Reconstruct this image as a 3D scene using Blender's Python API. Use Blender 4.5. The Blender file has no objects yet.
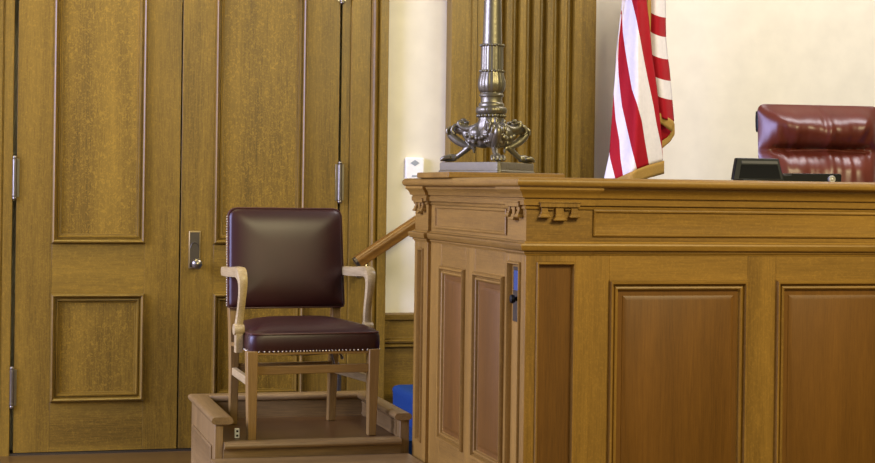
import bpy, bmesh, math, random
from mathutils import Vector, Matrix, noise
random.seed(4)
S = bpy.context.scene
COL = S.collection
pi = math.pi

# ------------------------------------------------------------------ mesh helpers
class MB:
    def __init__(s):
        s.v = []; s.f = []; s.m = []; s.mi = 0
    def add(s, vs, fs, mi=None):
        b = len(s.v); s.v += [Vector(p) for p in vs]
        for f in fs:
            s.f.append([b + i for i in f]); s.m.append(s.mi if mi is None else mi)
        return s
    def box(s, x0, x1, y0, y1, z0, z1, mi=None):
        vs = [(x, y, z) for z in (z0, z1) for y in (y0, y1) for x in (x0, x1)]
        return s.add(vs, [(0,2,3,1),(4,5,7,6),(0,1,5,4),(2,6,7,3),(0,4,6,2),(1,3,7,5)], mi)
    def prism(s, pts, fn, a, b, mi=None):
        """closed polygon pts (p,q) carried from a to b; fn(p,q,t) -> xyz"""
        n = len(pts)
        vs = [fn(p, q, a) for p, q in pts] + [fn(p, q, b) for p, q in pts]
        fs = [(i, (i+1) % n, n+(i+1) % n, n+i) for i in range(n)]
        fs += [tuple(range(n-1, -1, -1)), tuple(range(n, 2*n))]
        return s.add(vs, fs, mi)
    def loops(s, fr, lp, cap=False, mi=None, mh=None):
        """stack of rectangles (u0,u1,v0,v1,h) in frame fr, joined by mitred faces"""
        vs = []; fs = []
        for (u0, u1, v0, v1, h) in lp:
            vs += [fr(u0, v0, h), fr(u1, v0, h), fr(u1, v1, h), fr(u0, v1, h)]
        b = len(s.v); s.v += [Vector(p) for p in vs]
        mi = s.mi if mi is None else mi
        mh = mi if mh is None else mh
        for k in range(len(lp)-1):
            for i in range(4):
                j = (i+1) % 4
                s.f.append([b+4*k+i, b+4*k+j, b+4*k+4+j, b+4*k+4+i]); s.m.append(mh if i in (0, 2) else mi)
        if cap:
            k = 4*(len(lp)-1); s.f.append([b+k, b+k+1, b+k+2, b+k+3]); s.m.append(mi)
        return s
    def lathe(s, prof, c=(0,0,0), n=32, mod=None, ax='z', mi=None):
        vs = []; fs = []
        for (r, z) in prof:
            for i in range(n):
                a = 2*pi*i/n
                rr = r*(mod(a, z) if mod else 1)
                p = (rr*math.cos(a), rr*math.sin(a), z)
                if ax == 'y': p = (p[0], p[2], p[1])
                if ax == 'x': p = (p[2], p[0], p[1])
                vs.append((p[0]+c[0], p[1]+c[1], p[2]+c[2]))
        m = len(prof)
        for k in range(m-1):
            for i in range(n):
                j = (i+1) % n
                fs.append((k*n+i, k*n+j, (k+1)*n+j, (k+1)*n+i))
        fs.append(tuple(range(n-1, -1, -1))); fs.append(tuple((m-1)*n+i for i in range(n)))
        return s.add(vs, fs, mi)
    def tube(s, pts, rad, n=12, up=(0,0,1), sub=6, flat=1.0, mi=None, sq=0):
        """smooth tube through pts with radius per point; flat squashes it along 'up'-side"""
        P = [Vector(p) for p in pts]
        R = rad if isinstance(rad, (list, tuple)) else [rad]*len(P)
        pts2 = []; r2 = []
        if sub > 1 and len(P) > 2:
            for i in range(len(P)-1):
                p0 = P[max(i-1, 0)]; p1 = P[i]; p2 = P[i+1]; p3 = P[min(i+2, len(P)-1)]
                for k in range(sub):
                    t = k/sub
                    pts2.append(.5*((2*p1)+(p2-p0)*t+(2*p0-5*p1+4*p2-p3)*t*t+(3*p1-p0-3*p2+p3)*t**3))
                    r2.append(R[i]*(1-t)+R[i+1]*t)
            pts2.append(P[-1]); r2.append(R[-1])
        else:
            pts2 = P; r2 = R
        vs = []; fs = []; up = Vector(up)
        for i, p in enumerate(pts2):
            d = (pts2[min(i+1, len(pts2)-1)]-pts2[max(i-1, 0)]).normalized()
            a = up.cross(d)
            if a.length < 1e-4: a = Vector((1,0,0)).cross(d)
            a.normalize(); b = d.cross(a)
            for k in range(n):
                t = 2*pi*k/n
                ca, sa = math.cos(t), math.sin(t)
                if sq:
                    q = 1/max(abs(ca), abs(sa))
                    q = 1+(q-1)*sq
                    ca *= q; sa *= q
                vs.append(p+a*(ca*r2[i])+b*(sa*r2[i]*flat))
        m = len(pts2)
        for k in range(m-1):
            for i in range(n):
                j = (i+1) % n
                fs.append((k*n+i, k*n+j, (k+1)*n+j, (k+1)*n+i))
        fs.append(tuple(range(n-1, -1, -1))); fs.append(tuple((m-1)*n+i for i in range(n)))
        return s.add(vs, fs, mi)
    def ball(s, c, r, n=16, m=10, mi=None):
        if not isinstance(r, tuple): r = (r, r, r)
        vs = [(c[0], c[1], c[2]-r[2])]; fs = []
        for j in range(1, m):
            t = pi*j/m
            for i in range(n):
                a = 2*pi*i/n
                vs.append((c[0]+r[0]*math.sin(t)*math.cos(a), c[1]+r[1]*math.sin(t)*math.sin(a), c[2]-r[2]*math.cos(t)))
        vs.append((c[0], c[1], c[2]+r[2]))
        for i in range(n):
            fs.append((0, 1+(i+1) % n, 1+i))
            fs.append((len(vs)-1, 1+(m-2)*n+i, 1+(m-2)*n+(i+1) % n))
        for j in range(m-2):
            for i in range(n):
                k = (i+1) % n
                fs.append((1+j*n+i, 1+j*n+k, 1+(j+1)*n+k, 1+(j+1)*n+i))
        return s.add(vs, fs, mi)
    def grid(s, nu, nv, fn, mi=None, mfn=None, flip=False):
        b = len(s.v)
        for j in range(nv+1):
            for i in range(nu+1):
                s.v.append(Vector(fn(i/nu, j/nv)))
        for j in range(nv):
            for i in range(nu):
                q = [b+j*(nu+1)+i, b+j*(nu+1)+i+1, b+(j+1)*(nu+1)+i+1, b+(j+1)*(nu+1)+i]
                s.f.append(q[::-1] if flip else q)
                s.m.append(mfn(i, j) if mfn else (s.mi if mi is None else mi))
        return s
    def build(s, name, mats, parent=None, off=None, bevel=0, smooth=35, merge=0, seg=2, fixn=True):
        off = Vector(off) if off is not None else (Vector(parent['_o']) if parent is not None and '_o' in parent else Vector((0,0,0)))
        me = bpy.data.meshes.new(name)
        me.from_pydata([v-off for v in s.v], [], s.f)
        if not isinstance(mats, (list, tuple)): mats = [mats]
        for m in mats: me.materials.append(m)
        me.polygons.foreach_set('material_index', s.m)
        if fixn or merge:
            bm = bmesh.new(); bm.from_mesh(me)
            if merge:
                bmesh.ops.remove_doubles(bm, verts=bm.verts, dist=merge)
                bmesh.ops.dissolve_degenerate(bm, edges=bm.edges, dist=1e-6)
            if fixn: bmesh.ops.recalc_face_normals(bm, faces=bm.faces)
            bm.to_mesh(me); bm.free()
        if smooth:
            me.polygons.foreach_set('use_smooth', [True]*len(me.polygons))
            me.set_sharp_from_angle(angle=math.radians(smooth))
        o = bpy.data.objects.new(name, me); COL.objects.link(o)
        if parent is not None:
            o.parent = parent; o['_o'] = list(off)
        else:
            o.location = off; o['_o'] = list(off)
        if bevel:
            b = o.modifiers.new('bevel', 'BEVEL'); b.width = bevel; b.segments = seg
            b.limit_method = 'ANGLE'; b.angle_limit = math.radians(40)
        return o

def thing(name, loc, label=None, cat=None, rz=0, group=None, local=False):
    e = bpy.data.objects.new(name, None); COL.objects.link(e)
    e.location = loc; e.rotation_euler = (0, 0, rz); e.empty_display_size = .1
    e['_o'] = [0,0,0] if local else list(loc)
    if label: e['label'] = label
    if cat: e['category'] = cat
    if group: e['group'] = group
    return e
def tag(o, label, cat, group=None):
    o['label'] = label; o['category'] = cat
    if group: o['group'] = group
    return o
def struct(o):
    o['kind'] = 'structure'; return o
def front(Y):
    """frame on a plane facing -Y: u = X, v = Z, h towards the room"""
    return lambda u, v, h: (u, Y-h, v)
def left(X):
    """frame on a plane facing -X: u = Y, v = Z"""
    return lambda u, v, h: (X-h, u, v)

# ------------------------------------------------------------------ materials
def lin(c):
    c = c.lstrip('#'); o = []
    for i in (0, 2, 4):
        x = int(c[i:i+2], 16)/255
        o.append(x/12.92 if x <= .04045 else ((x+.055)/1.055)**2.4)
    return (*o, 1)
def nm(name):
    m = bpy.data.materials.new(name); m.use_nodes = True
    nt = m.node_tree; b = nt.nodes['Principled BSDF']
    return m, nt, b
def N(nt, t, **k):
    n = nt.nodes.new(t)
    for a, b in k.items():
        if a in n.inputs: n.inputs[a].default_value = b
        else: setattr(n, a, b)
    return n
def plain(name, col, rough=.5, metal=0, spec=.5, coat=0, bump=0, bscale=200):
    m, nt, b = nm(name)
    b.inputs['Roughness'].default_value = rough; b.inputs['Metallic'].default_value = metal
    b.inputs['Specular IOR Level'].default_value = spec; b.inputs['Coat Weight'].default_value = coat
    tc = N(nt, 'ShaderNodeTexCoord'); no = N(nt, 'ShaderNodeTexNoise', Scale=bscale*.2, Detail=4.0)
    nt.links.new(tc.outputs['Object'], no.inputs['Vector'])
    mx = N(nt, 'ShaderNodeMix', data_type='RGBA')
    c = lin(col)
    mx.inputs[6].default_value = tuple(x*.88 for x in c[:3])+(1,); mx.inputs[7].default_value = tuple(min(1, x*1.1) for x in c[:3])+(1,)
    nt.links.new(no.outputs['Fac'], mx.inputs[0]); nt.links.new(mx.outputs[2], b.inputs['Base Color'])
    if bump:
        n2 = N(nt, 'ShaderNodeTexNoise', Scale=float(bscale), Detail=3.0)
        nt.links.new(tc.outputs['Object'], n2.inputs['Vector'])
        bp = N(nt, 'ShaderNodeBump', Strength=bump, Distance=.002)
        nt.links.new(n2.outputs['Fac'], bp.inputs['Height']); nt.links.new(bp.outputs['Normal'], b.inputs['Normal'])
    return m
def oak(name, axis, dark, light, fleck=0.0, rough=.38, spec=.4, pore=1.0):
    """quarter-sawn oak: long pores along the axis, ray flecks across it"""
    m, nt, b = nm(name); L = nt.links
    tc = N(nt, 'ShaderNodeTexCoord')
    oi = N(nt, 'ShaderNodeObjectInfo')
    ad = N(nt, 'ShaderNodeVectorMath', operation='MULTIPLY_ADD')
    L.new(oi.outputs['Random'], ad.inputs[0]); ad.inputs[1].default_value = (7.3, 5.1, 9.7)
    L.new(tc.outputs['Object'], ad.inputs[2])
    def mp(long, cross):
        n = N(nt, 'ShaderNodeMapping')
        n.inputs['Scale'].default_value = {'x': (long, cross, cross), 'y': (cross, long, cross), 'z': (cross, cross, long)}[axis]
        L.new(ad.outputs[0], n.inputs['Vector']); return n
    broad = N(nt, 'ShaderNodeTexNoise', Scale=1.0, Detail=3.0, Roughness=.6); L.new(mp(.7, 9).outputs[0], broad.inputs['Vector'])
    pores = N(nt, 'ShaderNodeTexNoise', Scale=1.0, Detail=5.0, Roughness=.7); L.new(mp(9, 190).outputs[0], pores.inputs['Vector'])
    fl = N(nt, 'ShaderNodeTexNoise', Scale=1.0, Detail=3.0, Roughness=.55, Distortion=2.2); L.new(mp(48, 58).outputs[0], fl.inputs['Vector'])
    rp = N(nt, 'ShaderNodeValToRGB'); rp.color_ramp.elements[0].position = .50; rp.color_ramp.elements[1].position = .66
    L.new(fl.outputs['Fac'], rp.inputs['Fac'])
    a1 = N(nt, 'ShaderNodeMath', operation='MULTIPLY_ADD'); a1.inputs[1].default_value = .9; a1.inputs[2].default_value = .07-.5*pore
    L.new(broad.outputs['Fac'], a1.inputs[0])
    a2 = N(nt, 'ShaderNodeMath', operation='MULTIPLY_ADD'); a2.inputs[1].default_value = pore
    L.new(pores.outputs['Fac'], a2.inputs[0]); L.new(a1.outputs[0], a2.inputs[2])
    a3 = N(nt, 'ShaderNodeMath', operation='MULTIPLY_ADD'); a3.inputs[1].default_value = fleck; a3.use_clamp = True
    L.new(rp.outputs[0], a3.inputs[0]); L.new(a2.outputs[0], a3.inputs[2])
    mx = N(nt, 'ShaderNodeMix', data_type='RGBA'); mx.inputs[6].default_value = lin(dark); mx.inputs[7].default_value = lin(light)
    L.new(a3.outputs[0], mx.inputs[0]); L.new(mx.outputs[2], b.inputs['Base Color'])
    b.inputs['Roughness'].default_value = rough; b.inputs['Specular IOR Level'].default_value = spec
    bp = N(nt, 'ShaderNodeBump', Strength=.12, Distance=.001)
    L.new(pores.outputs['Fac'], bp.inputs['Height']); L.new(bp.outputs['Normal'], b.inputs['Normal'])
    return m
def leather(name, dark, light, rough=.3, wr=.0):
    m, nt, b = nm(name); L = nt.links
    tc = N(nt, 'ShaderNodeTexCoord')
    n1 = N(nt, 'ShaderNodeTexNoise', Scale=7.0, Detail=4.0); L.new(tc.outputs['Object'], n1.inputs['Vector'])
    mx = N(nt, 'ShaderNodeMix', data_type='RGBA'); mx.inputs[6].default_value = lin(dark); mx.inputs[7].default_value = lin(light)
    L.new(n1.outputs['Fac'], mx.inputs[0]); L.new(mx.outputs[2], b.inputs['Base Color'])
    vo = N(nt, 'ShaderNodeTexVoronoi', Scale=420.0); L.new(tc.outputs['Object'], vo.inputs['Vector'])
    bp = N(nt, 'ShaderNodeBump', Strength=.12, Distance=.0006); L.new(vo.outputs['Distance'], bp.inputs['Height'])
    L.new(bp.outputs['Normal'], b.inputs['Normal'])
    b.inputs['Roughness'].default_value = rough; b.inputs['Specular IOR Level'].default_value = .5
    return m

DD, DL = '#352206', '#967527'       # doors and casings
BD, BL = '#4c320d', '#ad8236'       # bench
OX, OY, OZ = [oak('oak_'+a, a, DD, DL, .22) for a in 'xyz']
OP = oak('oak_panel', 'z', DD, DL, .44)
BX, BY, BZ = [oak('bench_oak_'+a, a, BD, BL, .14, .44, .35, .65) for a in 'xyz']
BP = oak('bench_panel', 'z', '#4a2e0d', '#85591f', .03, .42, .35, .8)
PX, PY, PZ = [oak('stand_oak_'+a, a, '#54401f', '#a4834e', .05) for a in 'xyz']
_, CY, _ = [oak('chair_oak_'+a, a, '#7a602f', '#dcc48c', .03, .33) for a in 'xyz']
CX, CZ = [oak('leg_oak_'+a, a, '#5e431c', '#b08b4c', .03, .35) for a in 'xz']
PFL = oak('stand_floor', 'x', '#3c2611', '#6b4924', .03, .3)
PLA = plain('cream_plaster', '#e7dfca', .85, 0, .2, bump=.05, bscale=40)
LEA = leather('oxblood_leather', '#280a08', '#3b1511', .40)
LEJ = leather('maroon_leather', '#4f2015', '#6b3122', .34)
PIPE = plain('leather_piping', '#4a2420', .35)
BRZ = plain('bronze', '#7a725c', .36, .72, .5, bump=.35, bscale=90)
SILV = plain('silver_trim', '#c9c5bc', .3, .4)
STEEL = plain('aged_metal', '#8d8474', .3, .9)
BRS = plain('dull_brass', '#a08a5c', .4, .7)
DKM = plain('dark_metal', '#5a5246', .42, .8)
NAIL = plain('nail_brass', '#d8c8a8', .25, .7)
BLK = plain('black_plastic', '#0b0b0c', .4, 0, .25)
SCR = plain('screen_glass', '#050506', .18, 0, .4)
GRY = plain('bezel_grey', '#4c4a46', .5, 0, .3)
WHT = plain('white_plastic', '#f3f2ee', .45)
DGY = plain('grey_mark', '#9aa0a4', .6)
BLU = plain('blue_carpet', '#223f6e', .95, 0, .1, bump=.6, bscale=500)
TAG = plain('blue_paper', '#2a3f6a', .6)
RED = plain('flag_red', '#a8121f', .7, 0, .2)
WHF = plain('flag_white', '#efe6e2', .75, 0, .2)
FRG = plain('gold_fringe', '#b08a45', .7, 0, .2, bump=.8, bscale=600)
GLD = plain('gilt_metal', '#b8923e', .3, .9)
FLR = oak('floor_boards', 'x', '#422e14', '#6e5227', .03, .35)
RAILM = oak('rail_oak', 'x', '#4f3210', '#8f6326', .02, .28)

# ------------------------------------------------------------------ room shell
WY = 8.24
m = MB(); m.box(-4, 7.5, -3.0, 8.6, -.1, 0); struct(m.build('floor', FLR, smooth=0))
m = MB()
m.box(-4, 7.5, 8.34, 8.5, 0, 4.4)
m.box(-4, .10, WY, 8.34, 0, 4.4); m.box(1.96, 7.5, WY, 8.34, 0, 4.4); m.box(.10, 1.96, WY, 8.34, 2.66, 4.4)
struct(m.build('wall_back', PLA, smooth=0))
m = MB(); m.box(-4.15, -4, 3.4, 8.5, 0, 4.4); struct(m.build('wall_left', PLA, smooth=0))
m = MB(); m.box(2.80, 7.4, 5.75, 8.235, 0, .64); struct(m.build('floor_raised', BLU, bevel=.01))

# ------------------------------------------------------------------ doors
MOULD = [(0,0),(.0005,.011),(.004,.018),(.010,.0205),(.016,.017),(.019,.006),(.021,.002),(.026,.002),(.028,.008),(.033,.009),(.036,.002),(.038,-.004),(.044,-.005),(.046,-.010),(.052,-.011)]
def mould_frame(fr, r, prof, mi=0, mh=1):
    prof = [(d, h*1.35 if h > 0 else h) for d, h in prof]
    u0, u1, v0, v1 = r
    return MB().loops(fr, [(u0+d, u1-d, v0+d, v1-d, h) for d, h in prof], mi=mi, mh=mh)
DY = 8.22
def hinge(x, z0, z1, parent, side):
    h = MB()
    h.lathe([(.006,z0+.012),(.011,z0+.014),(.011,z1-.014),(.006,z1-.012)], (x, DY-.010, 0), 14)
    for s in (-1, 1):
        c = z0+.006 if s < 0 else z1-.006
        h.ball((x, DY-.010, c), .011, 12, 8)
        h.lathe([(.0125, c-s*.016-.003),(.0125, c-s*.016+.003)], (x, DY-.010, 0), 12)
    for k in (1, 2, 3, 4):
        zz = z0+.012+(z1-z0-.024)*k/5
        h.lathe([(.0117, zz-.0012),(.0117, zz+.0012)], (x, DY-.010, 0), 14)
    h.box(x-.022, x+.022, DY-.003, DY+.002, z0+.012, z1-.012)
    return h.build('hinge', STEEL, parent, bevel=.0006)
def door(name, x0, x1, p0, p1, hx, loc):
    d = struct(thing(name, (loc, DY, 0)))
    f = MB()
    f.box(x0, p0, DY, DY+.045, .012, 2.6, 0); f.box(p1, x1, DY, DY+.045, .012, 2.6, 0)
    for a, b in ((.012,.255),(.774,1.021),(2.42,2.6)): f.box(p0, p1, DY+.0004, DY+.045, a, b, 1)
    f.build('door_frame', [OZ, OX], d, bevel=.0015)
    for a, b in ((.255,.774),(1.021,2.42)):
        mould_frame(front(DY), (p0-.002, p1+.002, a-.002, b+.002), MOULD).build('panel_moulding', [OZ, OX], d, fixn=False)
        pn = MB(); pn.box(p0-.01, p1+.01, DY+.0095, DY+.03, a-.01, b+.01); pn.build('panel', OP, d, smooth=0)
    for a, b in ((.228,.425),(1.228,1.435),(2.232,2.439)): hinge(hx, a, b, d, 0)
    return d
d1 = door('door_1', .172, .951, .341, .783, .163, .172)
d2 = door('door_2', .958, 1.744, 1.120, 1.571, 1.751, .958)
lp = MB(); lp.box(.998, 1.056, DY-.006, DY, .897, 1.083)
lp = lp.build('lock_plate', BRS, d2, bevel=.003); lp['label'] = 'aged brass lock plate'
k = MB(); k.box(1.004, 1.050, DY-.0075, DY-.005, .905, 1.075)
k.tube([(1.006, DY-.008, 1.000),(1.013, DY-.009, 1.018),(1.027, DY-.0095, 1.026),(1.041, DY-.009, 1.018),(1.048, DY-.008, 1.000)], .0028, 8)
k.build('plate_inset', DKM, lp, off=lp['_o'])
k = MB(); k.lathe([(.011, 0),(.010,-.028),(.014,-.034),(.0235,-.042),(.0265,-.054),(.0235,-.066),(.012,-.074),(.002,-.076)], (1.032, DY-.006, .922), 24, ax='y')
k = k.build('knob', STEEL, lp, off=lp['_o']); k['label'] = 'round metal door knob'

# casings: profile in plan (x, y) carried up
def plan(p, q, t): return (p, q, t)
cr = struct(thing('trim_1', (1.75, DY, 0)))
c = MB(); c.prism([(1.7565,8.24),(1.7565,8.226),(1.799,8.226),(1.801,8.24)], plan, 0, 2.66); c.build('stop_strip', OZ, cr, smooth=0)
c = MB(); c.prism([(1.801,8.33),(1.801,8.214),(1.804,8.208),(1.899,8.208),(1.902,8.214),(1.905,8.205),(1.912,8.192),(1.920,8.187),(1.928,8.189),(1.935,8.197),(1.939,8.206),(1.943,8.207),(1.945,8.190),(1.948,8.182),(1.986,8.182),(1.989,8.186),(1.989,8.33)], plan, 0, 2.72)
c.build('casing', OZ, cr, smooth=25)
cl = struct(thing('trim_2', (.10, DY, 0)))
c = MB(); c.prism([(.155,8.33),(.155,8.214),(.152,8.208),(.112,8.208),(.109,8.214),(.104,8.214),(.101,8.206),(.055,8.206),(.052,8.214),(.048,8.205),(.041,8.192),(.033,8.187),(.025,8.189),(.018,8.197),(.012,8.207),(.008,8.190),(.005,8.182),(-.036,8.182),(-.036,8.33)], plan, 0, 2.72)
c.build('casing', OZ, cl, smooth=25)
c = MB(); c.prism([(8.206,2.66),(8.206,2.60),(8.24,2.60),(8.24,2.66)], lambda p, q, t: (t, p, q), .155, 1.80)
c.box(.101, 1.90, 8.206, 8.33, 2.64, 2.74); struct(c.build('trim_3', OX, smooth=25))
c = MB(); c.box(.155, 1.80, 8.215, 8.33, 0, .010); struct(c.build('trim_4', DKM, smooth=0))   # threshold
# fluted pilaster
PYF = 8.14
pil = struct(thing('trim_5', (2.281, PYF, 0)))
pts = [(2.307,WY),(2.307,PYF),(2.408,PYF),(2.411,PYF-.016),(2.436,PYF-.016),(2.440,PYF-.002)]
x = 2.452; w = .0695; nfl = 8
fil = .028
pts2 = []
x0 = 2.440
pts += [(2.440,PYF-.010)]
span = (2.965-2.448)/7.0
for i in range(8):
    a = 2.448+i*span-.0
    e = a+(.038 if i == 7 else .030)
    pts += [(a, PYF-.010),(e, PYF-.010)]
    if i < 7:
        b = a+span
        for t in range(1, 8):
            u = t/8
            pts.append((e+(b-e)*u, PYF-.010+.040*max(0, 1-(2*u-1)**4)))
pts += [(3.006,PYF-.010),(3.009,PYF),(3.087,PYF),(3.087,WY)]
c = MB(); c.prism(pts, plan, .32, 3.9); c.build('fluted_shaft', OZ, pil, smooth=40)
c = MB(); c.box(2.29, 3.10, PYF-.03, WY, 0, .32); c.build('plinth_block', OZ, pil, bevel=.006)
# wainscot right of the door casing
wn = struct(thing('trim_6', (1.99, WY, 0)))
c = MB(); c.box(1.9895, 2.289, 8.222, WY, 0, .67, 0); c.build('dado_panel', OX, wn, smooth=0)
c = MB(); c.prism([(WY,.632),(8.214,.632),(8.206,.638),(8.204,.664),(8.208,.672),(WY,.672)], lambda p, q, t: (t, p, q), 1.9896, 2.289)
c.build('dado_cap', OX, wn, smooth=30)
c = MB(); c.box(1.9896, 2.018, 8.214, WY, .54, .632); c.box(2.018, 2.289, 8.214, WY, .535, .548); c.build('dado_stile', OX, wn, bevel=.001)
c = MB(); c.prism([(WY,.496),(8.210,.496),(8.203,.502),(8.203,.510),(8.214,.514),(8.214,.518),(8.200,.522),(8.198,.530),(8.206,.535),(WY,.535)], lambda p, q, t: (t, p, q), 1.9896, 2.289)
c.build('dado_rail', OX, wn, smooth=25)

# ------------------------------------------------------------------ wall sensor, hand rail, carpeted steps
sn = thing('wall_sensor', (2.14, WY, 1.33), 'small white plastic sensor box with grey diamond mark on the cream wall', 'sensor')
c = MB(); c.box(2.093, 2.190, WY-.028, WY, 1.335, 1.464); c.build('case', WHT, sn, bevel=.006)
c = MB(); c.prism([(2.117,1.436),(2.141,1.420),(2.165,1.436),(2.141,1.452)], lambda p, q, t: (p, t, q), WY-.0295, WY-.027); c.build('diamond_mark', DGY, sn, smooth=0)
c = MB(); c.prism([(2.124,1.366),(2.128,1.374),(2.154,1.374),(2.158,1.366)], lambda p, q, t: (p, t, q), WY-.030, WY-.027); c.build('slot', DGY, sn, smooth=0)

hr = thing('handrail', (1.80, 8.05, .92), 'sloping varnished oak handrail rising behind the bench beside the door casing', 'handrail')
a = Vector((1.812, 8.05, .938)); b = Vector((2.25, 8.05, .938+.438*.665))
d = (b-a).normalized(); nrm = Vector((-d.z, 0, d.x))
prof = [(-.024,-.030),(.024,-.030),(.027,-.022),(.024,-.012),(.030,-.002),(.031,.012),(.024,.026),(.010,.032),(-.010,.032),(-.024,.026),(-.031,.012),(-.030,-.002),(-.024,-.012),(-.027,-.022)]
c = MB(); c.prism(prof, lambda p, q, t: tuple(a+d*t+nrm*q+Vector((0,p,0))), 0, (b-a).length)
c.build('rail', RAILM, hr, smooth=50)
c = MB(); c.prism([(p*.92,q*.92) for p, q in prof], lambda p, q, t: tuple(a+d*t+nrm*q+Vector((0,p,0))), -.012, 0); o = c.build('end_cap', DKM, hr, smooth=50); o['label'] = 'dark metal end cap'
for t in (.03, .50):
    p = a+d*t-nrm*.030
    c = MB(); c.tube([p, p-Vector((0,0,.030)), p+Vector((0,.05,-.052)), p+Vector((0,.14,-.055))], .0085, 10)
    y1 = 8.205
    c.lathe([(.022,-.012),(.024,0),(.024,.006)], (p.x, 8.195, p.z-.055), 16, ax='y')
    c.build('bracket', STEEL, hr)

st = thing('carpeted_steps', (2.3, 7.6, 0), 'blue carpeted steps in the gap between the witness stand and the tall bench', 'steps')
for i, xa in enumerate((1.78, 2.014, 2.30, 2.55)):
    xb = 2.795
    zt = .16*(i+1); z0 = .16*i
    nose = [(xb, z0),(xa, z0),(xa, zt-.045),(xa-.004, zt-.02),(xa+.006, zt-.006),(xa+.028, zt),(xb, zt)]
    c = MB(); c.prism(nose, lambda p, q, t: (p, t, q), 7.31, 8.10); c.build('step', BLU, st, smooth=50)

# ------------------------------------------------------------------ witness stand and step
ws = thing('witness_stand', (1.29, 6.88, 0), 'low oak witness stand with railed sides and back under the leather armchair', 'platform')
c = MB(); c.box(.92, 1.66, 6.505, 7.235, .255, .298); c.build('floor_board', PFL, ws, smooth=0)
c = MB(); c.prism([(6.53,.302),(6.475,.302),(6.465,.297),(6.461,.288),(6.465,.279),(6.475,.275),(6.53,.275)], lambda p, q, t: (t, p, q), .936, 1.646)
c.build('nosing', PX, ws, smooth=50)
c = MB(); c.box(.9345, 1.6475, 6.488, 6.51, 0, .2755); c.build('riser', PX, ws, smooth=0)
def side(nm_, xo, xi, lab=None):
    lo, hi = min(xo, xi), max(xo, xi)
    s = MB(); s.box(lo, hi, 6.502, 7.245, 0, .372, 0)
    o = s.build(nm_, [PZ, PY], ws, bevel=.002)
    fr = left(lo)
    if xo < xi:
        mm = MB().loops(fr, [(6.575,7.18,.04,.278,.0),(6.575,7.18,.04,.278,.006),(6.583,7.172,.048,.27,.008),(6.592,7.163,.057,.261,.004),(6.60,7.155,.065,.253,.001)], cap=True)
        mm.build('side_moulding', PY, ws, fixn=False)
    else:
        mm = MB().loops(fr, [(6.56,7.20,.305,.362,.0),(6.56,7.20,.305,.362,.004),(6.565,7.195,.31,.357,.004),(6.57,7.19,.315,.352,.001)], cap=True)
        mm.build('side_moulding', PY, ws, fixn=False)
    return o
side('side_panel', .902, .934); side('side_panel', 1.686, 1.648)
c = MB(); c.box(.934, 1.648, 7.19, 7.245, 0, .372); c.build('back_panel', PX, ws, bevel=.002)
# mitred cap rails with rounded edges
def capprof(w, t):
    r = t/2
    return [(0,-r),(w-.010,-r),(w-.004,-r*.6),(w,0),(w-.004,r*.6),(w-.010,r),(.010,r),(.004,r*.6),(0,0),(.004,-r*.6),(.010,-r)][1:]
ZC = .386
lo_, hi_ = (.886, .972), (1.622, 1.6945)
yb0, yb1 = 7.180, 7.262
def caprail(name, mat, fn):
    c = MB(); P = capprof(1, .03)
    vs = []; n = len(P)
    for e in (0, 1):
        for p, q in P: vs.append(fn(p, q, e))
    fs = [(i, (i+1) % n, n+(i+1) % n, n+i) for i in range(n)]+[tuple(range(n-1,-1,-1)), tuple(range(n, 2*n))]
    c.add(vs, fs); return c.build(name, mat, ws, smooth=50)
def roundp(w, t):
    r = t/2
    return [(0, 0),(.004, r*.7),(.012, r),(w-.012, r),(w-.004, r*.7),(w, 0),(w-.004,-r*.7),(w-.012,-r),(.012,-r),(.004,-r*.7)]
def cap_side(x0, x1, lft):
    w = x1-x0; P = roundp(w, .028); c = MB(); n = len(P); vs = []
    for e in (0, 1):
        for p, q in P:
            f_ = p/w
            y = 6.488 if e == 0 else ((yb1-(yb1-yb0)*f_) if lft else (yb0+(yb1-yb0)*f_))
            vs.append((x0+p, y, ZC+q))
    fs = [(i, (i+1) % n, n+(i+1) % n, n+i) for i in range(n)]+[tuple(range(n-1,-1,-1)), tuple(range(n, 2*n))]
    c.add(vs, fs); c.build('cap_rail', PY, ws, smooth=50)
cap_side(*lo_, True); cap_side(*hi_, False)
P = roundp(yb1-yb0, .028); c = MB(); n = len(P); vs = []
for e in (0, 1):
    for p, q in P:
        f_ = p/(yb1-yb0)
        vs.append(((lo_[1]+(lo_[0]-lo_[1])*f_) if e == 0 else (hi_[0]+(hi_[1]-hi_[0])*f_), yb0+p, ZC+q))
c.add(vs, [(i, (i+1) % n, n+(i+1) % n, n+i) for i in range(n)]+[tuple(range(n-1,-1,-1)), tuple(range(n, 2*n))])
c.build('cap_rail', PX, ws, smooth=50)

stp = thing('step', (1.28, 6.2, 0), 'low oak step in front of the witness stand at the bottom edge', 'step')
c = MB(); c.prism([(6.484,.24),(6.02,.24),(6.004,.234),(5.998,.224),(6.004,.214),(6.02,.21),(6.484,.21)], lambda p, q, t: (t, p, q), .885, 1.678); c.build('tread', PX, stp, smooth=50)
c = MB(); c.box(.90, 1.676, 6.03, 6.482, 0, .2095); c.build('step_base', PX, stp, bevel=.003)

ob = thing('outlet_box', (1.005, 6.62, .2985), 'tiny white electrical outlet standing on the witness stand floor left of the chair leg', 'outlet')
c = MB(); c.box(.996, 1.0155, 6.612, 6.63, .2985, .337); c.build('case', WHT, ob, bevel=.002)
for z in (.309, .3265):
    c = MB(); c.box(1.0015, 1.010, 6.6105, 6.614, z-.004, z+.004); c.build('socket', BLK, ob, smooth=0)

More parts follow.
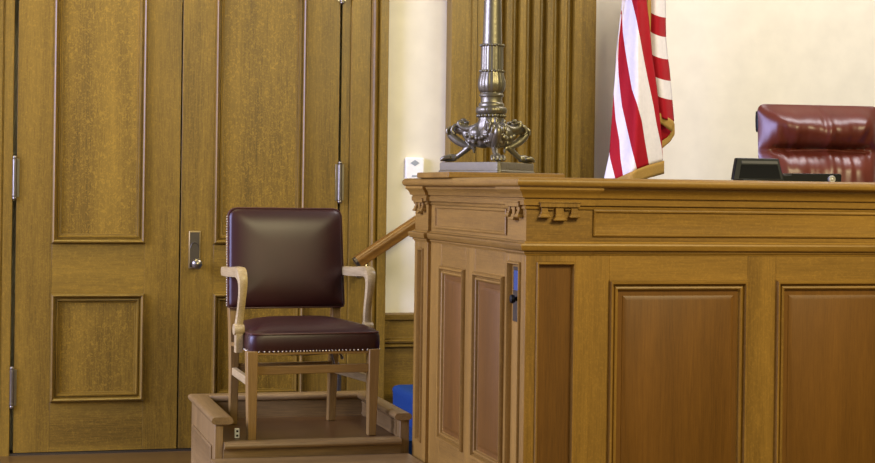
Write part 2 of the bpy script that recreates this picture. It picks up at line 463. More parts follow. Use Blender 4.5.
# ------------------------------------------------------------------ witness armchair (local coordinates, faces -Y)
ch = thing('armchair', (1.283, 6.80, .2985), 'oxblood leather armchair with blond oak arms and nailhead trim on the witness stand', 'chair', rz=math.radians(5), local=True)
def rrect(a, b, w, h, R):
    if isinstance(R, tuple): R = R[0] if b > 0 else R[1]
    r = max(abs(a), abs(b))
    if r < 1e-9: return 0, 0
    px, pz = a/r*w, b/r*h
    if abs(px) > w-R and abs(pz) > h-R:
        cx, cz = math.copysign(w-R, px), math.copysign(h-R, pz)
        dx, dz = px-cx, pz-cz; L = math.hypot(dx, dz) or 1
        px, pz = cx+dx/L*R, cz+dz/L*R
    return px*r, pz*r
def pillow(nu, nv, w, h, R, place, depth, back):
    """closed cushion: front grid and back grid sharing a rounded outline. depth(px,pz,r) front, back(px,pz,r)"""
    mb = MB()
    def g(dep):
        def fn(i, j):
            a, b_ = 2*i-1, 2*j-1
            # denser near the border
            a = math.copysign(1-(1-abs(a))**1.35, a); b_ = math.copysign(1-(1-abs(b_))**1.35, b_)
            r = max(abs(a), abs(b_)); px, pz = rrect(a, b_, w, h, R)
            return place(px, pz, dep(px, pz, r))
        return fn
    mb.grid(nu, nv, g(depth)); mb.grid(nu, nv, g(back))
    return mb
# legs: tapered square posts
def leg(pts, hw, name, mats=None):
    c = MB()
    vs = []
    for (x, y, z), (wx, wy) in zip(pts, hw):
        vs += [(x-wx, y-wy, z),(x+wx, y-wy, z),(x+wx, y+wy, z),(x-wx, y+wy, z)]
    fs = [(3,2,1,0)]
    for k in range(len(pts)-1):
        for i in range(4):
            j = (i+1) % 4; fs.append((4*k+i, 4*k+j, 4*k+4+j, 4*k+4+i))
    kk = 4*(len(pts)-1); fs.append((kk, kk+1, kk+2, kk+3))
    c.add(vs, fs); return c.build(name, mats or CZ, ch, bevel=.003)
for s in (-1, 1):
    leg([(s*.250,-.222,0),(s*.252,-.222,.20),(s*.254,-.222,.352)], [(.0165,.0165),(.020,.020),(.022,.022)], 'front_leg')
    leg([(s*.216,.235,0),(s*.218,.222,.22),(s*.222,.215,.38),(s*.228,.225,.52),(s*.232,.262,.80)], [(.016,.017),(.018,.02),(.019,.022),(.018,.02),(.015,.016)], 'rear_leg')
    # side stretcher
    c = MB(); x0, x1 = s*.252, s*.219
    c.prism([(-.011,-.016),(.011,-.016),(.011,.016),(-.011,.016)], lambda p, q, t, x0=x0, x1=x1: (x0+(x1-x0)*t+p, -.205+.41*t, .226+q-.0*t), 0, 1)
    c.build('side_stretcher', CY, ch, bevel=.003)
    # arm: sweeps forward, rolls over and drops to the seat rail
    path = [(s*.262,.215,.648),(s*.268,.10,.650),(s*.272,-.02,.656),(s*.272,-.085,.658),(s*.271,-.115,.645),(s*.269,-.125,.612),(s*.268,-.112,.560),(s*.269,-.092,.500),(s*.272,-.082,.450),(s*.274,-.085,.425)]
    c = MB(); c.tube(path, [.020,.021,.022,.023,.022,.019,.016,.0155,.017,.019], 16, up=(1,0,0), sub=6, flat=.95, sq=.55)
    # scroll foot and post down the seat side
    c.lathe([(.0225,-.020),(.0245,-.012),(.0245,.012),(.0225,.020)], (s*.274,-.085,.428), 14, ax='x')
    c.box(s*.274-.013, s*.274+.013, -.103, -.067, .335, .425)
    c.build('armrest', CY, ch, smooth=45)
c = MB(); c.box(-.236, .236, -.232, -.212, .258, .292); c.build('front_stretcher', CX, ch, bevel=.003)
c = MB(); c.box(-.205, .205, .205, .228, .226, .258); c.build('rear_stretcher', CX, ch, bevel=.003)
c = MB(); c.box(-.238, .238, -.232, .225, .335, .352); c.build('seat_frame', CX, ch, bevel=.002)
# seat cushion: trapezoid plan, crowned top
def seat_pt(px, py, top):
    f_ = (py+.225)/.45
    wid = 1-.15*max(0, min(1, f_))
    return (px*wid+.012, py, top)
def s_top(px, py, r):
    return .352+.066+.052*(1-r**2.6) - (.012 if r > .985 else 0)
def s_bot(px, py, r):
    if r > .985: return .410
    return .350
SW, SD = .276, .232
c = MB()
def ring_pt(i, n, off, z):
    a = 2*pi*i/n
    A, B = math.cos(a), math.sin(a); q = 1/max(abs(A), abs(B)); A *= q; B *= q
    px, py = rrect(A, B, SW-off, SD-off, .035)
    return seat_pt(px, py, z)
NR = 96
rings = [(.016,.338),(.003,.340),(0,.345),(-.002,.375),(-.001,.405),(.003,.416),(.009,.424),(.020,.432)]
dome = [(.05,.446),(.09,.457),(.13,.464),(.17,.468),(.205,.470)]
vs = []
for off, z in rings+dome:
    for i in range(NR): vs.append(ring_pt(i, NR, off, z))
fs = []
for k in range(len(rings+dome)-1):
    for i in range(NR):
        j = (i+1) % NR; fs.append((k*NR+i, k*NR+j, (k+1)*NR+j, (k+1)*NR+i))
fs.append(tuple(range(NR-1,-1,-1))); fs.append(tuple((len(rings+dome)-1)*NR+i for i in range(NR)))
c.add(vs, fs); seat = c.build('seat_cushion', LEA, ch, smooth=60)
c = MB()
pp = [ring_pt(i, NR, .003, .418) for i in range(NR+1)]
c.tube(pp, .0038, 8, sub=1); o = c.build('seat_piping', PIPE, seat, off=(0,0,0))
c = MB()
for i in range(0, 400):
    p = ring_pt(i, 400, -.001, .349)
    if p[1] < .12 and i % 3 == 0:
        c.ball(p, (.0042,.0042,.0042), 8, 6)
o = c.build('nailhead_trim', NAIL, seat, off=(0,0,0)); o['label'] = 'row of small brass nailheads'
# sagging dust cover and bent strap below the seat
c = MB(); c.grid(20, 16, lambda i, j: (-.20+.40*i, -.19+.38*j, .336-.022*math.sin(pi*i)*math.sin(pi*j)))
o = c.build('dust_cover', BLK, ch); sol = o.modifiers.new('thick', 'SOLIDIFY'); sol.thickness = .003
c = MB(); c.tube([(.125,.04,.334),(.150,.04,.318),(.160,.04,.290),(.168,.04,.262)], .005, 8, up=(0,1,0), flat=3.0)
c.tube([(.172,.04,.334),(.184,.04,.316),(.200,.04,.300),(.203,.04,.285)], .005, 8, up=(0,1,0), flat=3.0)
o = c.build('bent_strap', STEEL, ch); o['label'] = 'bent grey metal strap under the seat'
# backrest, leaning back slightly
BW, BH, BZ0 = .252, .211, .704
tilt = math.tan(math.radians(6))
def b_place(px, pz, d):
    wid = 1+.012*(-pz/BH)
    return (px*wid, .230-d+(pz)*tilt, BZ0+pz)
def b_front(px, pz, r):
    return .022+.030*(1-r**5)+(.006 if r < .97 else 0)
def b_back(px, pz, r):
    return -.026 if r < .97 else .0
c = pillow(48, 40, BW, BH, (.036,.012), b_place, b_front, b_back)
# side wall joining the two outlines
def outline(i, n, off=0):
    a = 2*pi*i/n; A, B = math.cos(a), math.sin(a); q = 1/max(abs(A), abs(B))
    return rrect(A*q, B*q, BW-off, BH-off, (.036,.012))
NB = 160
c.grid(NB, 1, lambda i, j: b_place(*outline(i*NB, NB), .022 if j < .5 else 0.0))
bk = c.build('backrest', LEA, ch, merge=.0006, smooth=60)
c = MB(); c.tube([b_place(*outline(i, NB, .001), .024) for i in range(NB+1)], .0036, 8, up=(0,1,0), sub=1)
c.build('back_piping', PIPE, bk, off=(0,0,0))
for s in (-1, 1):
    c = MB()
    for k_ in range(36):
        pz = -BH+.012+k_*(2*BH-.05)/35
        p = b_place(s*(BW+.0008), pz, .010); c.ball(p, .0046, 8, 6)
    o = c.build('nailhead_trim', NAIL, bk, off=(0,0,0)); o['label'] = 'row of small brass nailheads'

# ------------------------------------------------------------------ judge's bench
X0, Y0 = 1.696, 5.08           # outer faces of the corner pilasters
XM, YM = 1.709, 5.093          # faces of the panelled runs
X9, Y9 = 3.98, 6.490           # far ends
jb = thing('judges_bench', (2.6, 5.6, 0), 'tall panelled oak bench with carved drops and a moulded top filling the right foreground', 'bench')
c = MB()
c.box(XM+.02, 2.20, YM+.02, Y9-.002, 0, 1.30); c.box(2.20, X9, YM+.02, 5.20, 0, 1.30); c.box(X9-.04, X9, 5.20, 5.62, 0, 1.30)
c.build('carcass', BZ, jb, smooth=0)
# generic run: stiles/rails around panels on a face
RM = [(0,0),(.0005,.007),(.005,.014),(.011,.013),(.015,.002),(.0165,-.002),(.019,-.002),(.021,.005),(.026,.007),(.030,.004),(.032,-.004),(.034,-.006)]
FLD = [(.034,-.006),(.049,-.006),(.051,-.004),(.066,.001)]
def panels(fr, u0, u1, plist, zt, zb, mz, mh, facetop, facebot=.0):
    f = MB(); us = [u0]+[q for p in plist for q in p]+[u1]
    def blk(a, b_, z0, z1, mi):
        vs = [fr(x_, z_, h_) for h_ in (0, -.022) for z_ in (z0, z1) for x_ in (a, b_)]
        f.add(vs, [(0,1,3,2),(4,6,7,5),(0,2,6,4),(1,5,7,3),(0,4,5,1),(2,3,7,6)], mi)
    for k_ in range(0, len(us), 2): blk(us[k_], us[k_+1], facebot, facetop, 0)
    for p in plist: blk(p[0], p[1], zt, facetop, 1); blk(p[0], p[1], facebot, zb, 1)
    f.build('frame', [mz, mh], jb, bevel=.001)
    for p in plist:
        r = (p[0]-.001, p[1]+.001, zb-.001, zt+.001)
        MB().loops(fr, [(r[0]+d_, r[1]-d_, r[2]+d_, r[3]-d_, h_) for d_, h_ in RM], mi=0, mh=1).build('panel_moulding', [mz, mh], jb, fixn=False, smooth=30)
        MB().loops(fr, [(r[0]+d_, r[1]-d_, r[2]+d_, r[3]-d_, h_) for d_, h_ in FLD], cap=True).build('raised_panel', BP, jb, fixn=False, smooth=20)
ZL = 1.101                      # top of the lower stage
PB = .348
fx, fs_ = front(YM), left(XM)
panels(fx, 1.915, 3.765, [(1.989,2.483),(2.588,3.082),(3.187,3.681)], 1.011, .322, BZ, BX, ZL)
panels(fs_, 5.275, 6.290, [(5.338,5.686),(5.807,6.135)], 1.011, PB, BZ, BY, ZL)
# corner pilasters, each with a sunk panel edged by a bead
BEAD = [(0,0),(.0005,.004),(.003,.008),(.007,.008),(.010,.001),(.011,-.006),(.012,-.010)]
def pilaster(fr, u0, u1, r, mat):
    f = MB(); z1 = ZL
    def blk(a, b_, z0, z1):
        vs = [fr(x_, z_, h_) for h_ in (0, -.035) for z_ in (z0, z1) for x_ in (a, b_)]
        f.add(vs, [(0,1,3,2),(4,6,7,5),(0,2,6,4),(1,5,7,3),(0,4,5,1),(2,3,7,6)])
    blk(u0, r[0], 0, z1); blk(r[1], u1, 0, z1); blk(r[0], r[1], r[3], z1); blk(r[0], r[1], 0, r[2])
    f.build('pilaster', mat, jb, bevel=.001)
    MB().loops(fr, [(r[0]+d_, r[1]-d_, r[2]+d_, r[3]-d_, h_) for d_, h_ in BEAD], mi=0).build('panel_moulding', mat, jb, fixn=False, smooth=30)
    MB().loops(fr, [(r[0]+.012, r[1]-.012, r[2]+.012, r[3]-.012, -.010)], cap=True).build('sunk_panel', BP if r[1]-r[0] > .1 and fr(0,0,0)[1] != 0 else mat, jb, fixn=False, smooth=0)
pilaster(front(Y0), X0+.0015, 1.915, (1.732,1.867,.30,1.073), BZ)
pilaster(front(Y0), 3.765, X9, (3.81,3.935,.30,1.073), BZ)
pilaster(left(X0), Y0+.0005, 5.275, (5.126,5.258,.30,1.069), BZ)
pilaster(left(X0), 6.290, Y9, (6.350,6.430,.30,1.069), BZ)
# horizontal mouldings follow the stepped plan: far pilaster, side run, corner pilaster, front run, end pilaster
def course(name, prof, mats=(BX, BY), y_end=Y9, o0=0.0):
    """prof: (out, z) pairs, out measured from the face below; mitred round the whole plan"""
    def path(o):
        return [(2.15, Y9+o), (X0-o, Y9+o), (X0-o, 6.290-o), (XM-o, 6.290-o), (XM-o, 5.275+o), (X0-o, 5.275+o), (X0-o, Y0-o), (1.915+o, Y0-o), (1.915+o, YM-o), (3.765-o, YM-o), (3.765-o, Y0-o), (X9+o, Y0-o), (X9+o, 5.35)]
    c_ = MB(); L = [path(o) for o, z in prof]; n_ = len(L[0])
    vs = [(x_, y_, prof[k][1]) for k in range(len(prof)) for x_, y_ in L[k]]
    b0 = len(c_.v); c_.v += [Vector(p) for p in vs]
    for k in range(len(prof)-1):
        for i in range(n_-1):
            c_.f.append([k*n_+i, k*n_+i+1, (k+1)*n_+i+1, (k+1)*n_+i])
            c_.m.append(0 if abs(L[k][i][1]-L[k][i+1][1]) < abs(L[k][i][0]-L[k][i+1][0]) else 1)
    return c_.build(name, list(mats), jb, fixn=False, smooth=30)
course('belt_moulding', [(-.012,1.094),(.002,1.094),(.004,1.099),(.008,1.101),(.008,1.107),(.018,1.110),(.022,1.117),(.024,1.126),(.022,1.131),(.008,1.134),(.004,1.139),(-.012,1.140)])
course('frieze', [(-.006,1.139),(-.0008,1.140),(-.0008,1.252)])
# frieze panels edged with a bead
def frieze_panel(fr, r, mz, mh):
    MB().loops(fr, [(r[0]+d_, r[1]-d_, r[2]+d_, r[3]-d_, h_) for d_, h_ in ((-.001,0),(0,.005),(.004,.007),(.008,.006),(.011,.0005),(.013,.0002))], cap=True, mi=0, mh=1).build('frieze_panel', [mz, mh], jb, fixn=False, smooth=30)
frieze_panel(fx, (1.930,3.755,1.156,1.243), BX, BX)
frieze_panel(fs_, (5.318,6.22,1.152,1.240), BY, BY)
course('cornice', [(-.006,1.243),(.004,1.243),(.006,1.247),(.006,1.250),(.003,1.252),(.003,1.254),(.012,1.256),(.013,1.272),(.010,1.274),(.010,1.278),(.018,1.280),(.020,1.288),(.025,1.297),(.032,1.303),(.034,1.306),(.034,1.314)])
# top: one rounded slab over the whole L
def cap_path(o):
    # o inward offset
    xa, ya = X0-.043+o, Y0-.043+o
    return [(xa, 6.535-o), (xa, ya), (X9+.03-o, ya), (X9+.03-o, 5.70-o), (2.30-o, 5.70-o), (2.30-o, 6.535-o)]
prof = [(.014,1.3125),(.004,1.316),(0,1.322),(-.002,1.329),(0,1.336),(.004,1.341),(.010,1.3445),(.016,1.3455)]
c = MB(); n = 6
for o_, z_ in prof: c.v += [Vector((x_, y_, z_)) for x_, y_ in cap_path(o_)]
for k in range(len(prof)-1):
    for i in range(n):
        j = (i+1) % n; c.f.append([k*n+i, k*n+j, (k+1)*n+j, (k+1)*n+i]); c.m.append(1 if i in (0, 3-0, 4+1) and abs(cap_path(0)[i][0]-cap_path(0)[j][0]) < .01 else 0)
b_ = (len(prof)-1)*n
c.f.append([b_+1, b_+2, b_+3, b_+4]); c.m.append(0); c.f.append([b_, b_+1, b_+4, b_+5]); c.m.append(1)
c.f.append([4, 3, 2, 1]); c.m.append(0); c.f.append([5, 4, 1, 0]); c.m.append(1)
c.build('bench_top', [BX, BY], jb, smooth=50)
# carved drop ornaments under the cornice
def drops(fr, uc):
    c = MB()
    def blk(a, b_, z0, z1, h0, h1, a2=None, b2=None, hh=None):
        a2 = a if a2 is None else a2; b2 = b if b2 is None and False else (b_ if b2 is None else b2); hh = h1 if hh is None else hh
        vs = [fr(a2, z0, h0), fr(b2, z0, h0), fr(b_, z1, h0), fr(a, z1, h0), fr(a2, z0, hh), fr(b2, z0, hh), fr(b_, z1, h1), fr(a, z1, h1)]
        c.add(vs, [(0,3,2,1),(4,5,6,7),(0,1,5,4),(2,3,7,6),(0,4,7,3),(1,2,6,5)])
    blk(uc-.068, uc+.068, 1.2495, 1.2665, -.002, .018)
    blk(uc-.071, uc+.071, 1.2635, 1.2675, -.002, .021)
    for q, w_, zb, in ((-.051,.011,1.231),(.051,.011,1.231),(0,.0135,1.2215)):
        q += uc
        blk(q-w_, q+w_, zb, 1.250, -.002, .012)                        # neck
        blk(q-w_*1.15, q+w_*1.15, zb-.004, zb+.004, -.002, .015)
        blk(q-w_*1.15, q+w_*1.15, zb-.0115, zb-.003, -.002, .015, q-w_*1.7, q+w_*1.7, .021)   # flare
        blk(q-w_*1.7, q+w_*1.7, zb-.016, zb-.011, -.002, .021, q-w_*1.55, q+w_*1.55, .019)
    # scalloped web between the drops
    for q in (-.029, .029):
        blk(uc+q-.010, uc+q+.010, 1.240, 1.250, -.002, .008)
    o = c.build('carved_drops', BZ, jb, bevel=.0012)
drops(front(Y0), 1.806); drops(left(X0), 5.178); drops(left(X0), 6.390)
# keyed lock plate in the sunk panel of the side pilaster
pl = MB(); pl.box(X0+.0045, X0+.0105, 5.135, 5.222, .872, 1.052)
pl = pl.build('lock_plate', DKM, jb, bevel=.002); pl['label'] = 'dark metal lock plate on the narrow side panel'
c = MB(); c.box(X0+.003, X0+.0045, 5.148, 5.208, .975, 1.040); o = c.build('paper_tag', TAG, pl, off=pl['_o']); o['label'] = 'blue paper tag'
c = MB(); c.lathe([(.008,0),(.007,-.008),(.012,-.012),(.015,-.018),(.013,-.025),(.003,-.028)], (X0+.0045, 5.168, .948), 18, ax='x')
c.build('knob', BLK, pl, off=pl['_o'])

# ------------------------------------------------------------------ bronze lamp standard on a wooden plinth
LX, LY = 1.884, 6.08
ZT = 1.3455; k1 = 1/261.
pb = MB(); pb.box(LX-.236, LX+.215, LY-.242, LY+.21, ZT, ZT+.0215)
tag(pb.build('lamp_plinth', BX, off=(LX, LY, ZT), bevel=.004), 'thin oak board under the bronze lamp on the bench corner', 'board')
ZB = ZT+.0215
lm = thing('bronze_lamp', (LX, LY, ZB), 'bronze lamp standard on three lion legs at the left end of the bench top', 'lamp')
phi0 = -pi/2 + math.radians(8.4)+math.radians(-16)*0
# view direction to the lamp tilts the triangle so that its vertices fall as seen
va = math.atan2(LY, LX)                      # direction from the viewer to the lamp in plan
def vang(k): return va+pi+math.radians(8.4)+k*2*pi/3
R = .226
V = [Vector((LX+R*math.cos(vang(k)), LY+R*math.sin(vang(k)), 0)) for k in range(3)]
poly = []
for k in range(3):
    a_, b2 = V[k], V[(k+1) % 3]; p_ = V[(k-1) % 3]
    poly.append(a_+(p_-a_)*.035); poly.append(a_+(b2-a_)*.035)
c = MB(); zz = [(1.0, 0), (1.0, .007), (.975, .010), (.975, .036), (.965, .0405)]
for s_, z_ in zz: c.v += [Vector((LX+(p.x-LX)*s_, LY+(p.y-LY)*s_, ZB+z_)) for p in poly]
for k in range(len(zz)-1):
    for i in range(6):
        j = (i+1) % 6; c.f.append([k*6+i, k*6+j, k*6+6+j, k*6+6+i]); c.m.append(0)
c.f.append([5,4,3,2,1,0]); c.m.append(0); c.f.append([24+i for i in range(6)]); c.m.append(0)
c.build('base_plate', BRZ, lm, bevel=.001, smooth=20)
ZP = ZB+.0405
for k in range(3):
    an = vang(k); er = Vector((math.cos(an), math.sin(an), 0)); et = Vector((-er.y, er.x, 0))
    O = Vector((LX, LY, ZP))
    def P(r, z, t=0): return O+er*(r*k1)+Vector((0,0,z*k1))+et*(t*k1)
    c = MB()
    # lion haunch, knee, shank and paw
    c.tube([P(12,28),P(24,31),P(34,33.5),P(41,33),P(44.5,29.5)], [q*k1 for q in (5.5,5.2,5.0,4.4,3.4)], 12, up=et)
    c.tube([P(43,33.5),P(43.5,28),P(36,21.5),P(27,17),P(23,15.5)], [q*k1 for q in (3.4,4.2,4.2,3.4,2.8)], 12, up=et)
    c.tube([P(22.5,19.5),P(24,15),P(31,9.5),P(37,5.5),P(41,4)], [q*k1 for q in (2.2,3.2,2.8,2.6,3.0)], 12, up=et)
    c.tube([P(37,4.5),P(43,4.6),P(48.5,3.2)], [q*k1 for q in (3.2,4.2,3.2)], 12, up=et)
    for t_ in (-5.2,-1.8,1.8,5.2):
        c.tube([P(42,4.6,t_*.75),P(47,4.8,t_),P(50.5,3.0,t_*1.08),P(51.5,1.0,t_*1.1)], [q*k1 for q in (2.0,2.3,2.0,1.2)], 8, up=et, sub=4)
    # dew claw ridge behind the hock
    c.tube([P(23,17),P(18.5,14),P(18,9.5)], [q*k1 for q in (2.6,2.0,.9)], 8, up=et)
    # breast with feather scallops
    c.ball(P(12,29), (12.5*k1, 12.5*k1, 9.5*k1), 20, 12)
    c.tube([P(28,31),P(20,25),P(8,22),P(0,24)], [q*k1 for q in (4.5,7.5,8.0,6.5)], 12, up=et)
    for r_, z_, t_ in ((26,25,0),(21,21,4),(21,21,-4),(15,19,0),(15,20,7),(15,20,-7),(9,18,4),(9,18,-4),(23,27,7),(23,27,-7),(17,25,10),(17,25,-10),(10,24,12),(10,24,-12)):
        c.ball(P(r_, z_, t_), (2.9*k1, 2.9*k1, 2.4*k1), 10, 6)
    # wing sweeping up from the haunch to the collar, with a curled tip
    for t_ in (-6.5, 0, 6.5):
        c.tube([P(27,42-abs(t_)*.25,t_*1.1),P(30.5,42.5-abs(t_)*.3,t_*1.15),P(31.5,39,t_*1.2),P(29,35.5,t_*1.15),P(22,33.5,t_),P(13,36,t_*.9),P(6,42,t_*.6)], [q*k1 for q in (1.5,2.0,2.3,2.7,3.3,3.4,2.6)], 10, up=et)
    for s_ in (-1, 1):
        c.tube([P(30,38,s_*4),P(36,37,s_*7),P(39,32,s_*8),P(36,28,s_*8)], [q*k1 for q in (1.6,1.9,1.8,1.0)], 8, up=et)
        c.tube([P(41,36,s_*3),P(45,33,s_*5),P(45,28,s_*5.5)], [q*k1 for q in (1.2,1.8,1.0)], 8, up=et, sub=4)
    o = c.build('lion_leg', BRZ, lm, smooth=60)
    rm = o.modifiers.new('fuse', 'REMESH'); rm.mode = 'VOXEL'; rm.voxel_size = .0022; rm.use_smooth_shade = True
# hub, collar and fluted shaft
def Q(r, v): return (r*k1, ZP+(162-v)*k1)
c = MB(); c.lathe([Q(3,139),Q(9,137),Q(13,131),Q(14,125),Q(12,120),Q(12,117.5)], (LX, LY, 0), 36, mod=lambda a_, z_: 1+.07*abs(math.sin(6*a_)))
c.build('hub', BRZ, lm, smooth=60)
c = MB(); c.lathe([Q(11,119),Q(12.5,117),Q(13,115),Q(12.4,114),Q(14.6,112.5),Q(15.4,110),Q(14.8,107.5),Q(12.8,106)], (LX, LY, 0), 72, mod=lambda a_, z_: 1+(.025*math.cos(24*a_) if (ZP+(162-114)*k1) < z_ < (ZP+(162-107)*k1) else 0))
for i in range(22):
    a_ = 2*pi*i/22; c.ball((LX+13.4*k1*math.cos(a_), LY+13.4*k1*math.sin(a_), ZP+(162-115.5)*k1), 1.7*k1, 8, 6)
c.build('collar', BRZ, lm, smooth=60)
c = MB(); c.lathe([Q(12.4,106.5),Q(12.8,104.5),Q(12.2,103),Q(11.0,102),Q(10.6,99.5),Q(10.9,97),Q(12,96),Q(12.2,94.5),Q(11.2,93),Q(11.0,92)], (LX, LY, 0), 48); c.build('neck_ring', BRZ, lm, smooth=40)
def flute(a_, z_): return 1+.045*abs(math.sin(8*a_))-.02
c = MB(); c.lathe([Q(11,92.5),Q(12.6,90),Q(13.7,86),Q(13.6,82),Q(12.6,77),Q(11.5,73),Q(11.2,71.5)], (LX, LY, 0), 96, mod=flute); c.build('leaf_bulb', BRZ, lm, smooth=60)
c = MB(); c.lathe([Q(11.0,71.5),Q(11.0,58),Q(10.8,46)], (LX, LY, 0), 96, mod=flute)
for v_, r_ in ((71,11.4),(45.3,11.2)):
    for i in range(24):
        a_ = 2*pi*i/24; c.ball((LX+r_*k1*math.cos(a_), LY+r_*k1*math.sin(a_), ZP+(162-v_)*k1), 1.5*k1, 8, 6)
c.build('fluted_sleeve', BRZ, lm, smooth=60)
c = MB(); c.lathe([Q(9.9,46),Q(9.6,40),Q(8.6,0),Q(7.6,-60),Q(7.2,-110)], (LX, LY, 0), 40); c.build('shaft', BRZ, lm, smooth=60)
c = MB(); c.lathe([Q(7.2,-110),Q(14,-114),Q(18,-122),Q(10,-126),Q(20,-132),Q(34,-150),Q(38,-172),Q(34,-195),Q(20,-210),Q(4,-214)], (LX, LY, 0), 40); c.build('lamp_globe', WHT, lm, smooth=60)

# ------------------------------------------------------------------ flag on a pole
fl = thing('flag', (3.26, 7.85, .64), 'draped red and white striped flag with gold fringe standing behind the bench', 'flag')
F = 1664.; TH = math.radians(15.4); RO = .0135
def wp(u, v, Y):
    du, dv = u-437.5, v-190
    a_, b_ = (du+RO*dv)/F, -(dv-RO*du)/F
    dx, dy = a_*math.cos(TH)+math.sin(TH), -a_*math.sin(TH)+math.cos(TH)
    return (dx*Y/dy, Y, 1.3+b_*Y/dy)
def pw(pts, v):
    if v <= pts[0][1]:
        (a0, b0), (a1, b1) = pts[0], pts[1]
    elif v >= pts[-1][1]:
        (a0, b0), (a1, b1) = pts[-2], pts[-1]
    else:
        for i in range(len(pts)-1):
            if pts[i][1] <= v <= pts[i+1][1]:
                (a0, b0), (a1, b1) = pts[i], pts[i+1]; break
    return a0+(a1-a0)*(v-b0)/(b1-b0)
L0 = [(624,-40),(623,0),(621,17),(618.5,39),(617,52),(614,90),(610.7,133),(609.3,154),(604.3,177),(597,215)]
FE = [(609,150),(610,158),(614.6,176),(620,200)]
ED = [(613.6,93),(615.5,119),(619.4,140.5),(620.4,158),(623,175.5),(627,200)]
DC = [(621.5,15),(618.9,39),(617.9,58),(618.5,74),(620,90),(621.8,105.5),(626.2,125),(631.1,146.4),(637,169.3),(645,200)]
CB = [(621.8,13),(622.9,33),(625.3,50.5),(628.2,68),(632.1,90),(636.9,103.6),(641.8,121),(645.1,142.5),(649,165),(655,200)]
BA = [(630,-10),(631.7,0),(636,17.5),(639.9,37),(643.7,58),(647.6,78),(650.2,90),(653.5,105.6),(656.4,123),(659.3,136.7),(661.2,145),(662.6,156),(663,190)]
RA = [(646.7,0),(649,19.5),(651,39),(652.5,58),(655.4,76),(657.3,90),(658,96),(659.3,111),(660.7,125),(661.8,140.5),(662.8,156),(663.4,190)]
FT = [(596,188),(623,176.5),(637,169.3),(649,165),(663.5,161)]       # where the cloth ends and the fringe begins (v as a function of u)
def fringe_v(u):
    for i in range(len(FT)-1):
        if u <= FT[i+1][0] or i == len(FT)-2:
            (a0, b0), (a1, b1) = FT[i], FT[i+1]
            return b0+(b1-b0)*(u-a0)/(a1-a0)
bounds = [L0, FE, ED, DC, CB, BA, RA]
colr = [1, 0, 1, 0, 1, 0]
NVV, MS = 60, 7
def bv(k, v):
    lo = pw(L0, v); hi = pw(RA, v)
    if k == 0: return lo
    if k == 6: return hi
    st_ = bounds[k][0][1]
    x_ = pw(bounds[k], v) if v >= st_ or k >= 5 else lo
    return max(lo, min(hi, x_))
def fold_depth(u, v):
    lo, hi = pw(L0, v), pw(RA, v); s_ = (u-lo)/max(1e-6, hi-lo)
    return 7.82+.035*math.sin(2.2*pi*s_+.5+.004*v)-.05*math.sin(pi*s_)+.010*math.sin(5.3*pi*s_+v*.02)+.03*(1-s_)
c = MB()
V0, V1 = -45, 176
for k in range(6):
    def fn(i, j, k=k):
        # rows end on the slanted hem
        v = V0+(V1+10-V0)*j
        a_, b_ = bv(k, v), bv(k+1, v)
        u = a_+(b_-a_)*i
        vh = fringe_v(u); v2 = V0+(vh-V0)*j
        a_, b_ = bv(k, v2), bv(k+1, v2); u = a_+(b_-a_)*i
        v3 = V0+(fringe_v(u)-V0)*j
        a_, b_ = bv(k, v3), bv(k+1, v3); u = a_+(b_-a_)*i
        return wp(u, v3, fold_depth(u, v3))
    c.grid(MS, NVV, fn, mi=colr[k])
o = c.build('cloth', [RED, WHF], fl, merge=.0003, smooth=80, fixn=False)
sol = o.modifiers.new('thick', 'SOLIDIFY'); sol.thickness = .004; sol.offset = 1
c = MB()
def fr_fn(i, j):
    u = 596+67.4*i; v = fringe_v(u)+(-.3+13*j)
    lo = pw(L0, min(v, 176)); u2 = max(u, 597)
    return wp(u2, v, fold_depth(u2, v)-.004)
c.grid(70, 4, fr_fn)
o = c.build('fringe', FRG, fl, fixn=False); o.modifiers.new('thick', 'SOLIDIFY').thickness = .006; o['label'] = 'gold fringe along the hem'
# rear fold seen at the right
RL = [(651.5,-40),(651.5,0),(652,30),(652.5,60),(655,80),(657,95),(659,110),(661,130),(661.5,160)]
RR = [(664.5,-40),(665,0),(665.3,37),(667,55),(669,70),(670.3,84),(672,103),(673,115),(673.6,122)]
def rear(i, t):
    """t is v along the left edge; bands slant down to the right"""
    v = t+(8*i+ (2*math.sin(pi*i)))
    return v
bands = [(-60,9.7,1),(9.7,29.2,0),(29.2,51.5,1),(51.5,73,0),(73,92,1),(92,113,0)]
c = MB()
for t0, t1, mi_ in bands:
    def fn(i, j, t0=t0, t1=t1):
        v = rear(i, t0+(t1-t0)*j); lo, hi = pw(RL, min(v, 150))-4, pw(RR, min(v, 122))
        u = lo+(hi-lo)*i
        return wp(u, v, 7.93+.05*math.sin(pi*(i*1.1+.1))*-1+.012*math.sin(8*i))
    c.grid(10, 12, fn, mi=mi_)
o = c.build('cloth', [RED, WHF], fl, merge=.0003, smooth=80, fixn=False)
o.modifiers.new('thick', 'SOLIDIFY').thickness = .004
